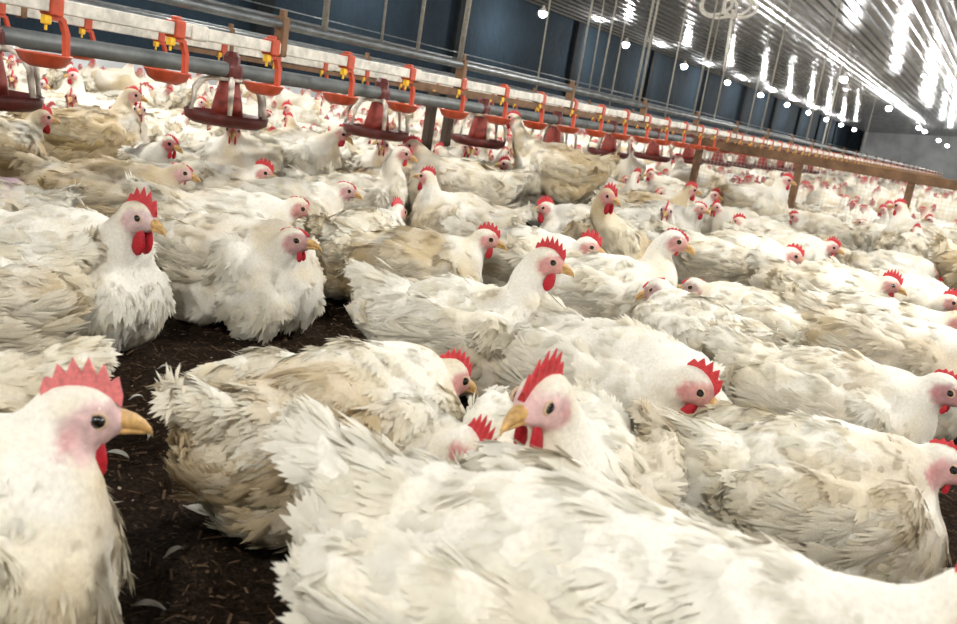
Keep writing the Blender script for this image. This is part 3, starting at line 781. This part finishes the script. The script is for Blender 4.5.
# ------------------------------------------------------------------ the birds one can tell apart
# key, trunk px, trunk height, heading (0 right, 90 away, 180 left, 270 to camera), head px or None, head heading, head pitch, options, label
BIRDS = [
 ('near', (575, 604), 0.2, 346, (988, 612), 338, -8, dict(stand=0.03, sc=1.08, dirt=0.05, comb=0.25), 'large blurred white chicken filling the bottom foreground, tail left, head cut by the right edge'),
 ('left', (-75, 540), 0.15, 346, (74, 414), 352, -4, dict(sc=1.06, dirt=0.5, skin=(0.7, 0.48, 0.45), combmat='combpink', comb=1.05, xm=0.135, wat=1.15), 'foreground white chicken at the left edge in profile, pink spiky comb and amber beak'),
 ('face', (566, 462), 0.175, 266, (543, 398), 238, -12, dict(skin=(0.68, 0.45, 0.43), dirt=0.25, comb=1.35, wat=1.15, sc=1.0, tailup=0.2), 'white chicken staring at the camera, tall pink comb, behind the large foreground bird'),
 ('tucked', (440, 445), 0.16, 285, (472, 448), 310, -35, dict(dirt=0.3, comb=1.7, sc=0.78, tailup=0.3), 'white chicken with only its red comb showing left of the staring bird'),
 ('plump', (358, 410), 0.155, 46, (446, 388), 28, -18, dict(sc=1.0, dirt=0.62, comb=0.8), 'plump cream chicken beside the open litter, tail up left, head lowered right'),
 ('sleek', (636, 378), 0.16, 320, (694, 384), 345, -28, dict(sc=1.02, dirt=0.22, wat=1.1), 'clean white chicken looking down right, bright red comb, above the staring bird'),
 ('tanwing', (852, 478), 0.16, 28, (943, 462), 350, -12, dict(dirt=0.38, skin=(0.56, 0.33, 0.31), comb=0.5, wat=0.5, sc=0.96), 'white chicken with yellow stained tail, second from the bottom at the right edge'),
 ('longback', (842, 394), 0.16, 350, (944, 388), 342, -16, dict(sc=0.97, dirt=0.35, skin=(0.42, 0.22, 0.22), comb=0.5, wat=0.6), 'long white chicken with a dark reddish face touching the right edge'),
 ('crowned', (472, 318), 0.16, 346, (546, 260), 350, -8, dict(dirt=0.34, comb=1.15, wat=1.25, sc=0.96), 'white chicken in the middle of the flock with large red comb and wattles, facing right'),
 ('striped', (437, 261), 0.16, 2, (486, 238), 350, -8, dict(dirt=0.8, comb=0.95, sc=0.96), 'cream chicken with stained drooping wing just behind the one with large wattles'),
 ('upright', (114, 268), 0.165, 322, (138, 216), 316, -8, dict(sc=1.04, dirt=0.25, comb=1.2, wat=1.5, skin=(0.62, 0.46, 0.44)), 'white chicken with cleft breast and bright red wattle sitting at left behind the litter'),
 ('dozing', (256, 254), 0.165, 312, (293, 240), 335, 4, dict(sc=1.02, dirt=0.35, comb=0.15, wat=0.7, skin=(0.5, 0.3, 0.28)), 'combless white chicken with dark face next to the red wattled one, facing right'),
 ('edgewing', (-65, 284), 0.165, 205, None, 200, 0, dict(sc=1.02, dirt=0.5), 'white chicken cut by the left edge with stained wing, below the bare patched one'),
 ('edgetail', (-165, 425), 0.15, 183, None, 180, 0, dict(dirt=0.4), 'white chicken leaving the picture at left, only its tail showing above the pink combed head'),
 ('soiled', (88, 136), 0.2, 4, (132, 95), 352, -6, dict(sc=1.02, stand=0.06, dirt=1.5, comb=0.35, wat=0.5, skin=(0.62, 0.36, 0.32)), 'heavily soiled brown winged chicken raised above the others at upper left'),
 ('soilededge', (-18, 150), 0.19, 25, None, 20, 0, dict(stand=0.05, dirt=1.4), 'soiled brownish chicken cut by the left edge beside the brown winged bird'),
 ('bare', (-40, 196), 0.17, 160, None, 160, 0, dict(dirt=0.5, bare=1.0), 'chicken with bare purplish skin patches at the left edge'),
 ('flatpink', (115, 192), 0.15, 350, (180, 172), 350, -8, dict(dirt=1.0, comb=0.15, wat=0.3, skin=(0.62, 0.4, 0.38)), 'stained chicken lying low with a smooth pink face, under the brown winged bird'),
 ('redback', (215, 192), 0.15, 350, (262, 172), 345, -10, dict(dirt=0.35, comb=1.1), 'white chicken with a big red comb right of the smooth pink faced one'),
 ('closed', (243, 222), .16, 350, (298, 207), 348, -12, dict(dirt=.3, comb=.2, wat=.4, skin=(.55, .28, .25)), 'white chicken with rusty face just above the combless dozing one'),
 ('pinkear', (306, 206), .16, 0, (345, 190), 350, -8, dict(dirt=.3, comb=.2, wat=.2, skin=(.55, .34, .32)), 'white chicken with small mauve face left of the grey fluffy rump'),
 ('rump', (366, 238), 0.165, 62, (396, 212), 58, 0, dict(dirt=0.55, tailup=1.3), 'greyish fluffy chicken seen from behind above the dark gap in the litter'),
 ('necky', (378, 188), 0.2, 358, (403, 153), 350, -12, dict(dirt=0.25, comb=0.3, wat=0.8, skin=(0.5, 0.25, 0.22)), 'cream necked white chicken holding its head high in front of the feeder pan'),
 ('leftish', (458, 216), .16, 195, (428, 178), 150, 5, dict(dirt=.55), 'white chicken turned left with a tan wing, right of the cream necked one'),
 ('hen', (556, 166), 0.325, 186, (514, 119), 165, 4, dict(sc=1.05, stand=0.165, dirt=0.8, comb=0.8), 'standing chicken with head raised to the red drinker cups'),
 ('fluff', (474, 176), 0.24, 150, None, 140, -20, dict(dirt=0.4, tailup=1.2, stand=0.07), 'fluffy white chicken directly left of the standing one'),
 ('redleft', (590, 216), 0.205, 190, (546, 208), 195, -8, dict(dirt=0.3, comb=1.3, wat=1.3), 'white chicken with vivid red comb facing left below the standing one'),
 ('tanback', (612, 232), 0.2, 285, (608, 196), 320, -8, dict(dirt=1.2, comb=1.1, wat=1.3), 'chicken with tan mottled breast and red face right of the left facing one'),
 ('redface', (552, 262), .16, 345, (588, 246), 345, -8, dict(dirt=.3, comb=1.2, wat=1.2), 'red faced white chicken peering out right of the large wattled one'),
 ('longneck', (616, 288), 0.16, 4, (674, 240), 350, -12, dict(dirt=0.35, comb=0.35, wat=0.4, skin=(0.58, 0.3, 0.28)), 'white chicken with long raised neck and rosy face in the centre right'),
 ('curled', (690, 322), 0.16, 132, (657, 288), 190, -28, dict(dirt=0.25, comb=0.1, wat=0.1, skin=(0.45, 0.3, 0.27), sc=0.92), 'white chicken facing left with small dark face below the long necked one'),
 ('tanleft', (757, 318), 0.155, 160, (694, 287), 200, -8, dict(dirt=0.45, comb=0.1, wat=0.1, skin=(0.42, 0.32, 0.3), sc=0.95), 'white chicken with golden side feathers facing left, grey face tucked down'),
 ('broad', (740, 260), 0.165, 2, (792, 255), 350, -12, dict(sc=1.08, dirt=0.5, comb=0.8), 'broad dingy chicken with tan tail behind the golden sided one'),
 ('combed', (798, 252), .16, 0, (831, 247), 350, -8, dict(dirt=.3, comb=1.1), 'white chicken with upright red comb between the broad dingy bird and the right flock'),
 ('rosy', (836, 290), 0.16, 354, (889, 284), 350, -10, dict(dirt=0.3, comb=1.2), 'white chicken with rosy face and curved red comb at middle right'),
 ('snowy', (870, 324), 0.16, 352, (958, 322), 345, -30, dict(dirt=0.3), 'snowy white chicken below the rosy faced one, head hidden at the right edge'),
 ('goldtail', (905, 358), 0.155, 350, (985, 360), 345, -10, dict(dirt=0.5, sc=1.05), 'cream chicken with golden tail feathers reaching the right edge, above the long backed one'),
 ('edgered', (905, 274), .16, 350, (940, 270), 345, -8, dict(dirt=.3), 'white chicken with red face near the right edge, upper of two'),
 ('edgecomb', (930, 303), 0.16, 350, (950, 302), 345, -5, dict(dirt=0.25, comb=1.1), 'white chicken with red comb cut by the right edge, lower of two'),
 ('dingy', (648, 210), 0.17, 25, (690, 190), 20, 0, dict(dirt=1.0, sc=1.08), 'dingy grey chicken seen from the side left of the cluster of heads'),
 ('cluster', (694, 226), 0.165, 350, (699, 208), 350, -8, dict(dirt=0.3, comb=0.4, skin=(0.6, 0.32, 0.28)), 'white chicken with rosy bare face, left of a pair of touching heads'),
 ('pair', (735, 222), .165, 215, (716, 207), 235, -8, dict(dirt=.3, comb=1.1), 'white chicken with red comb, right of a pair of touching heads'),
 ('backcomb', (768, 238), .16, 175, (740, 222), 165, -10, dict(dirt=.45), 'dull white chicken with comb turned away below the fence post'),
 ('lookout', (770, 205), 0.205, 250, (757, 183), 265, -5, dict(dirt=0.3, skin=(0.45, 0.15, 0.14)), 'white chicken with dark red face looking out before the second fence span'),
 ('lookout2', (728, 202), 0.19, 300, (738, 184), 280, -5, dict(dirt=0.4, skin=(0.45, 0.15, 0.14)), 'white chicken with dark red face beside the left fence post'),
 ('rightturn', (815, 225), .17, 185, (794, 217), 200, -10, dict(dirt=.4, skin=(.5, .25, .23)), 'white chicken turned left with ruddy face under the middle fence post'),
 ('gaze', (884, 236), .17, 175, (862, 223), 190, -5, dict(dirt=.25, comb=.1, wat=.1, skin=(.58, .38, .36)), 'white chicken with plain pink face turned left below the right fence span'),
 ('perky', (936, 236), 0.2, 200, (929, 220), 220, -5, dict(dirt=0.35, skin=(0.5, 0.2, 0.18)), 'white chicken with red comb right of the right fence post'),
]
rnd = random.Random(11)
for i, (key, bp, zc, th, hp, hth, pit, opt, lb) in enumerate(BIRDS):
    o = dict(opt); sc = o.pop('sc', 1.0); xm = o.pop('xm', 0); o['dirt'] = min(1.5, o.get('dirt', .35)+.12)
    P = at_z(bp[0], bp[1], zc); hv = heading_vec(P, th); rz = math.atan2(hv[1], hv[0])
    c, s = math.cos(rz), math.sin(rz); st = o.get('stand', 0)
    def to_local(Q): q = np.asarray(Q)-np.array([P[0], P[1], 0]); return np.array([c*q[0]+s*q[1], -s*q[0]+c*q[1], q[2]])/sc
    if hp is None: hloc = np.array([.175, .02, .245+st])
    else:
        tip = np.array([P[0]+hv[0]*.16*sc, P[1]+hv[1]*.16*sc, .25]); hloc = to_local(at_depth(hp[0], hp[1], proj(tip)[2]))
    raw = hloc.copy()
    xmin = xm if xm else .168 if hloc[2]-st < .27 else .14
    if hp is not None and hloc[0] < xmin:                     # keep the head where it is, draw the trunk back behind it
        P = P-np.array([hv[0], hv[1], 0])*(xmin-hloc[0])*sc; hloc[0] = xmin
    hloc[0] = min(max(hloc[0], .12), .27); hloc[1] = min(max(hloc[1], -.09), .09); hloc[2] = min(max(hloc[2], .185+st), .36+st)
    hh = heading_vec(P, hth); pz = math.tan(math.radians(pit)); hd = np.array([c*hh[0]+s*hh[1], -s*hh[0]+c*hh[1], pz])
    dep = proj((P[0], P[1], .15))[2]; lod = 0 if dep < 1.75 else (1 if dep < 4.2 else 2)
    parts = build_bird(hloc, hd, 31+i*7, lod, **o)
    make_bird(parts, (P[0], P[1], 0), rz, lb, None, sc)
    PLACED.append((P[0], P[1], rz, sc)); HERO_INFO.append((key, P.round(2), round(dep, 2), lod, raw.round(3)))
for i in range(len(PLACED)):
    for j in range(i):
        d_ = math.hypot(PLACED[i][0]-PLACED[j][0], PLACED[i][1]-PLACED[j][1])
        if d_ < .24: print('CLOSE', HERO_INFO[i][0], HERO_INFO[j][0], round(d_, 2))

# ------------------------------------------------------------------ the rest of the flock
def far_bird_mesh(seed, hl):
    """one small bird as a single mesh with a red head"""
    rng = np.random.RandomState(seed)
    p = build_bird(hl[0], hl[1], seed, 3, dirt=.35+.6*rng.rand(), stand=hl[2], comb=.55)
    V, T = p['V'], p['T']
    at = p['body'].attributes['tint']; n = len(V); c = np.zeros(n*4, np.float32); at.data.foreach_get('color', c); c = c.reshape(-1, 4)[:, :3].copy()
    hd = np.linalg.norm(V-np.asarray(hl[0]), axis=1); w = sstep(.042, .026, hd)[:, None]; c = c*(1-w)+np.array([.40, .17, .15])*w
    Vs, Ts, Cs = [V], [T], [c]; o = n
    for k, col in (('comb', (.5, .04, .04)), ('beak', (.5, .32, .14)), ('wattle1', (.42, .02, .03))):
        me = p[k]; m = len(me.vertices); v = np.zeros(m*3, np.float32); me.vertices.foreach_get('co', v); t = np.zeros(len(me.polygons)*3, np.int32); me.loops.foreach_get('vertex_index', t)
        if k != 'comb': continue
        Vs.append(v.reshape(-1, 3)); Ts.append(t.reshape(-1, 3)+o); Cs.append(np.tile(col, (m, 1))); o += m
    return np.concatenate(Vs), np.concatenate(Ts), np.concatenate(Cs)
POSES = [((.17, 0, .27), (1, .1, -.1)), ((.175, .05, .25), (.5, .85, -.2)), ((.17, -.05, .26), (.5, -.85, -.2)), ((.15, 0, .32), (1, -.3, -.05)),
         ((.21, .0, .22), (1, .2, -.35)), ((.15, .02, .30), (.9, .4, 0)), ((.19, -.03, .24), (.9, -.5, -.2)), ((.165, .03, .28), (.2, 1, -.1))]
MID = [build_bird(h, d, 400+k*13, 2, dirt=.2+.09*k, comb=(1.1, .3, .9, 1.2, .5, .8, .2, 1.0)[k], skin=((.6, .3, .27), (.45, .16, .15), (.58, .38, .36))[k % 3]) for k, (h, d) in enumerate(POSES)]
MIDS = [build_bird((.14, 0, .40), (1, .3, -.1), 611, 2, stand=.12, dirt=.7), build_bird((.16, .03, .33), (.7, .7, -.2), 623, 2, stand=.09, dirt=.45)]
FARS = [far_bird_mesh(700+k, (h, d, 0)) for k, (h, d) in enumerate(POSES[:6])]+[far_bird_mesh(720, ((.14, 0, .40), (1, .3, -.1), .12))]
FARM = [mesh_np('far_body', V, T, True, C) for V, T, C in FARS]

OPEN = [at_z(x, y, 0)[:2] for x, y in ((60, 372), (110, 352), (330, 345), (372, 372), (215, 400), (195, 500), (285, 520), (255, 640), (230, 760), (60, 760), (118, 560), (75, 450))]
def in_poly(x, y, poly):
    r = False; n = len(poly)
    for i in range(n):
        x1, y1 = poly[i]; x2, y2 = poly[i-1]
        if (y1 > y) != (y2 > y) and x < (x2-x1)*(y-y1)/(y2-y1)+x1: r = not r
    return r
def visible(x, y, mg=60):
    u, v, d = proj((x, y, .15)); return d > .3 and -mg < u < W+mg and v < H+120
HEADS = [(b[4], h[2]) for b, h in zip(BIRDS, HERO_INFO) if b[4] is not None]
def blocks_head(x, y):
    """a bird put here would stand in front of one of the heads seen in the photograph"""
    u, v, d = proj((x, y, .15)); vt = proj((x, y, .31))[1]; vb = proj((x, y, 0))[1]; hw = .20*F_PX/d
    if d < 3.9 and abs(u-555) < 55 and vt < 198: return True
    if d < 3.35 and abs(u-85) < 80 and vt < 165: return True
    return any(d < hd_-.05 and abs(u-q[0]) < hw and vt < q[1]+8 and vb > q[1]-5 for q, hd_ in HEADS)
cand = []
grid = {}
def near_ok(x, y, dmin):
    gx, gy = int(math.floor(x/.5)), int(math.floor(y/.5))
    for i in range(gx-1, gx+2):
        for j in range(gy-1, gy+2):
            for (a, b) in grid.get((i, j), ()):
                if (a-x)**2+(b-y)**2 < dmin*dmin: return False
    return True
def put(x, y): grid.setdefault((int(math.floor(x/.5)), int(math.floor(y/.5))), []).append((x, y))
for (x, y, rz, sc) in PLACED:
    put(x, y); put(x+.09*math.cos(rz), y+.09*math.sin(rz)); put(x-.09*math.cos(rz), y-.09*math.sin(rz))
rr = random.Random(4)
CIRC = {}
def circles(x, y, rz): return [(x+d_*math.cos(rz), y+d_*math.sin(rz)) for d_ in (-.12, 0, .11)]
def add_circ(x, y, rz):
    for a, b in circles(x, y, rz): CIRC.setdefault((int(a//.3), int(b//.3)), []).append((a, b))
def clash(x, y, rz):
    s_ = 0.0
    for a, b in circles(x, y, rz):
        gx, gy = int(a//.3), int(b//.3)
        for i in (gx-1, gx, gx+1):
            for j in (gy-1, gy, gy+1):
                for (p, q) in CIRC.get((i, j), ()):
                    d2 = (p-a)**2+(q-b)**2
                    if d2 < .0484: s_ += (.22-math.sqrt(d2))**2
    return s_
for (x, y, rz, sc) in PLACED: add_circ(x, y, rz)
PANS = [(-2.1, 1.27+.755*k) for k in range(5)]
FEED = []
for k, (x, y) in enumerate(PANS[:4]):
    for a in ((2.5, 3.6), (.5, 2.2, 3.4), (-.4, .7, 2.0, 3.3), (-1.0, .4, 2.4))[k]:
        rz = a+math.pi
        if clash(x+.33*math.cos(a), y+.33*math.sin(a), rz) > .012: continue
        FEED.append((x+.33*math.cos(a), y+.33*math.sin(a), rz)); add_circ(*FEED[-1]); put(FEED[-1][0], FEED[-1][1])
def cell(xa, xb, ya, yb, tries, dmin, keep):
    for _ in range(tries):
        x = rr.uniform(xa, xb); y = rr.uniform(ya, yb)
        if not visible(x, y) or in_poly(x, y, OPEN) or proj((x, y, .15))[2] < 2.9: continue
        if not keep(x, y) or not near_ok(x, y, dmin) or (y < 7 and blocks_head(x, y)): continue
        put(x, y); cand.append((x, y))
def clear_line(x, y): return abs(y-FY) > .23 or x < -2.15
cell(-3.5, 1.2, .8, 6.0, 26000, .275, clear_line)
cell(-8.5, 3.0, 3.0, 14.0, 60000, .285, clear_line)
cell(-8.5, 8.5, 14.0, 30.0, 42000, .36, clear_line)
cell(-8.5, 8.5, 30.0, 58.0, 14000, .6, clear_line)
# birds just outside the picture, where the flock plainly goes on
OUT = []
for _ in range(9000):
    x = rr.uniform(-3.2, 3.4); y = rr.uniform(-.2, 5.7); u_, v_, d_ = proj((x, y, .15))
    if d_ < .45 or d_ > 5.2 or not (W+90 < u_ < W+650 or -420 < u_ < -110) or math.hypot(x, y) < .62 or in_poly(x, y, OPEN): continue
    if not near_ok(x, y, .30): continue
    rz = min((rr.uniform(0, 2*math.pi) for _k in range(9)), key=lambda r_: clash(x, y, r_))
    if clash(x, y, rz) > .03: continue
    put(x, y); add_circ(x, y, rz); OUT.append((x, y, rz, u_ > 0))
cand.sort(key=lambda p: proj((p[0], p[1], .15))[2])
N_IND = 300-len(BIRDS)-len(FEED)
OUT = OUT[:90]
LAB = {
 'a': ('white chicken sitting in the tight crowd before the drinker line and fence', 'packed birds before the drinker line and fence'),
 'b': ('small white chicken in the crowd beyond the red cup drinker line', 'birds beyond the drinker line'),
 'c': ('small white chicken in the crowd behind the wire mesh fence', 'birds behind the wire mesh fence'),
}
FEEDER = build_bird((.185, 0, .345), (1, .1, -.45), 655, 2, stand=.085, dirt=.5, comb=.9)
FEED.sort(key=lambda f: proj((f[0], f[1], .3))[0])
for k, (x, y, rz) in enumerate(FEED):
    make_bird(FEEDER, (x, y, 0), rz, 'white chicken reaching up to the round feeder pans, %s from the left' % ('first', 'second', 'third', 'fourth', 'fifth', 'sixth', 'seventh', 'eighth', 'ninth', 'tenth', 'eleventh', 'twelfth')[k], 'birds feeding at the pans', .95+.03*(k % 3))
NEARBY = {'soiled': 'brown winged chicken', 'flatpink': 'smooth pink faced chicken', 'redback': 'big combed chicken', 'closed': 'rusty faced chicken', 'pinkear': 'small mauve faced chicken', 'rump': 'grey fluffy rump',
 'necky': 'cream necked chicken', 'leftish': 'tan winged chicken turned left', 'hen': 'standing chicken under the cups', 'fluff': 'fluffy white chicken', 'redleft': 'vivid combed chicken facing left', 'tanback': 'tan mottled chicken',
 'longneck': 'long necked rosy chicken', 'broad': 'broad dingy chicken', 'combed': 'upright red comb', 'rosy': 'rosy faced chicken', 'edgered': 'red face at the right edge', 'dingy': 'dingy grey chicken', 'cluster': 'rosy bare faced chicken',
 'pair': 'right one of the touching heads', 'backcomb': 'dull chicken with turned comb', 'lookout': 'dark face before the fence', 'lookout2': 'chicken at the left post', 'rightturn': 'ruddy chicken by the middle post',
 'gaze': 'plain pink faced chicken', 'perky': 'red comb by the right post', 'striped': 'cream chicken with drooping wing', 'redface': 'peering red faced chicken', 'tanleft': 'golden sided chicken', 'curled': 'small dark faced chicken'}
HPX = [(h[0], proj((PLACED[k][0], PLACED[k][1], .2))) for k, h in enumerate(HERO_INFO) if h[0] in NEARBY]
USED = {}
def crowd_label(x, y):
    u, v, d = proj((x, y, .2)); k, (hu, hv_, hd_) = min(HPX, key=lambda q: (q[1][0]-u)**2+2.5*(q[1][1]-v)**2)
    rel = ('behind ' if v < hv_-4 else 'in front of ' if v > hv_+4 else 'beside ')
    sd = 'left' if u < hu else 'right'
    base = 'white chicken %sand %s of the %s' % (rel.replace('in front of ', 'in front ').replace('beside ', 'level '), sd, NEARBY[k])
    n_ = USED.get(base, 0); USED[base] = n_+1
    return base if n_ == 0 else base.replace('white chicken', '%s nearest white chicken' % ('', 'second', 'third', 'fourth', 'fifth', 'sixth', 'seventh', 'eighth', 'ninth', 'tenth')[min(n_, 9)])
for (x, y, rz, right) in OUT:
    make_bird(MID[rr.randrange(len(MID))], (x, y, 0), rz, 'white chicken of the flock beyond the %s edge of the picture' % ('right' if right else 'left'), 'birds outside the picture', rr.uniform(.92, 1.04))
SV, ST, SCc = [], [], []; so = 0; n_mid = 0
for i, (x, y) in enumerate(cand):
    dep = proj((x, y, .15))[2]; sc = rr.uniform(.90, 1.04)
    rz = min((rr.uniform(0, 2*math.pi) for _ in range(9)), key=lambda r_: clash(x, y, r_)); add_circ(x, y, rz)
    if i < N_IND:
        key = 'c' if (y > FY and x > -2.0) else ('b' if x < DX else 'a')
        if dep < 6.2:
            parts = MIDS[rr.randrange(2)] if rr.random() < .10 else MID[rr.randrange(len(MID))]
            make_bird(parts, (x, y, 0), rz, crowd_label(x, y) if key == 'a' else LAB[key][0], LAB[key][1], sc)
        else:
            o = bpy.data.objects.new('broiler_chicken', FARM[rr.randrange(len(FARM))]); o.location = (x, y, 0); o.rotation_euler = (0, 0, rz); o.scale = (sc,)*3
            if not o.data.materials: o.data.materials.append(M['far'])
            link(o); tag(o, LAB[key][0], 'chicken', LAB[key][1])
    else:
        V, T, C = FARS[rr.randrange(len(FARS))]; c, s = math.cos(rz)*sc, math.sin(rz)*sc
        SV.append(np.stack([V[:, 0]*c-V[:, 1]*s+x, V[:, 0]*s+V[:, 1]*c+y, V[:, 2]*sc], 1)); ST.append(T+so); SCc.append(C); so += len(V)
print('FLOCK', len(cand), 'individual', N_IND, 'joined tris', sum(len(t) for t in ST))
if SV:
    o = obj('distant_flock', mesh_np('distant_flock', np.concatenate(SV), np.concatenate(ST), True, np.concatenate(SCc)), M['far'])
    tag(o, 'distant mass of white chickens filling the far end of the house', 'flock', kind='stuff')

# ------------------------------------------------------------------ litter details
rng = np.random.RandomState(8); n = 24000
xy = np.stack([rng.uniform(-1.7, .3, n), rng.uniform(.25, 2.2, n)], 1)
ang = rng.rand(n)*2*math.pi; ln = .002+.012*rng.rand(n)**3; wd_ = .0006+.0014*rng.rand(n); zt = .002+.010*rng.rand(n); tilt = (rng.rand(n)-.5)*.8
dx = np.stack([np.cos(ang)*np.cos(tilt), np.sin(ang)*np.cos(tilt), np.sin(tilt)], 1); sx = np.stack([-np.sin(ang), np.cos(ang), (rng.rand(n)-.5)*.8], 1)
c0 = np.concatenate([xy, zt[:, None]], 1)
V = np.stack([c0-dx*ln[:, None]-sx*wd_[:, None], c0-dx*ln[:, None]+sx*wd_[:, None], c0+dx*ln[:, None]+sx*wd_[:, None], c0+dx*ln[:, None]-sx*wd_[:, None], c0+np.array([0, 0, .0015])], 1).reshape(-1, 3)
V[:, 2] = np.maximum(V[:, 2], .001)
T = (np.array([(0, 4, 1), (1, 4, 2), (2, 4, 3), (3, 4, 0)])[None]+(np.arange(n)*5)[:, None, None]).reshape(-1, 3)[:, [0, 2, 1]]
br = rng.rand(n, 1)**2.2; cc = np.array([.022, .014, .008])*(1-br)+np.array([.17, .11, .065])*br
hi = rng.rand(n) < .012; cc[hi] = (.42, .34, .24)
o = obj('litter_shavings', mesh_np('litter_shavings', V, T, False, np.repeat(cc, 5, 0)), M['chip'])
tag(o, 'loose dark shavings and manure crumbs scattered on the floor', 'litter', kind='stuff')
def loose_feather(px, py, ln, ang, label):
    ln *= .7
    P = at_z(px, py, .012); bm = bmesh.new(); prev = None
    for j in range(9):
        u = j/8; w = ln*.16*(.25, .7, .95, 1, .95, .85, .7, .45, .08)[j]; z = .006*math.sin(u*3.0)
        r = [bm.verts.new((ln*(u-.5), w*c_, z+.003*abs(c_)+.10*w*math.sin(u*9))) for c_ in (-1, 0, 1)]
        if prev:
            for k in range(2): bm.faces.new((prev[k], prev[k+1], r[k+1], r[k]))
        prev = r
    bm_tube(bm, [(-ln*.62, 0, .001), (0, 0, .0075), (ln*.45, 0, .003)], [.0008, .0007, .0003], 5)
    o = obj('loose_feather', bm_mesh('loose_feather', bm, True), M['feather'], None, (P[0], P[1], .009)); o.rotation_euler = (.1, 0, ang)
    tag(o, label, 'feather', 'loose feathers on the litter')
for a in ((137, 398, .03, 1.1, 'small white feather on the litter at the tip of the amber beak'), (118, 455, .05, .3, 'curled white feather on the litter under the amber beak'),
          (205, 514, .085, .05, 'long pale feather lying flat on the litter in the open gap'), (175, 552, .035, 1.5, 'small bright white feather near the middle of the open litter'),
          (150, 607, .045, .5, 'curved white feather on the litter near the bottom edge'), (165, 368, .03, .9, 'tiny pale feather on the far end of the open litter'),
          (150, 435, .03, 2.2, 'thin pale feather between the amber beak and the plump cream bird')):
    loose_feather(*a)
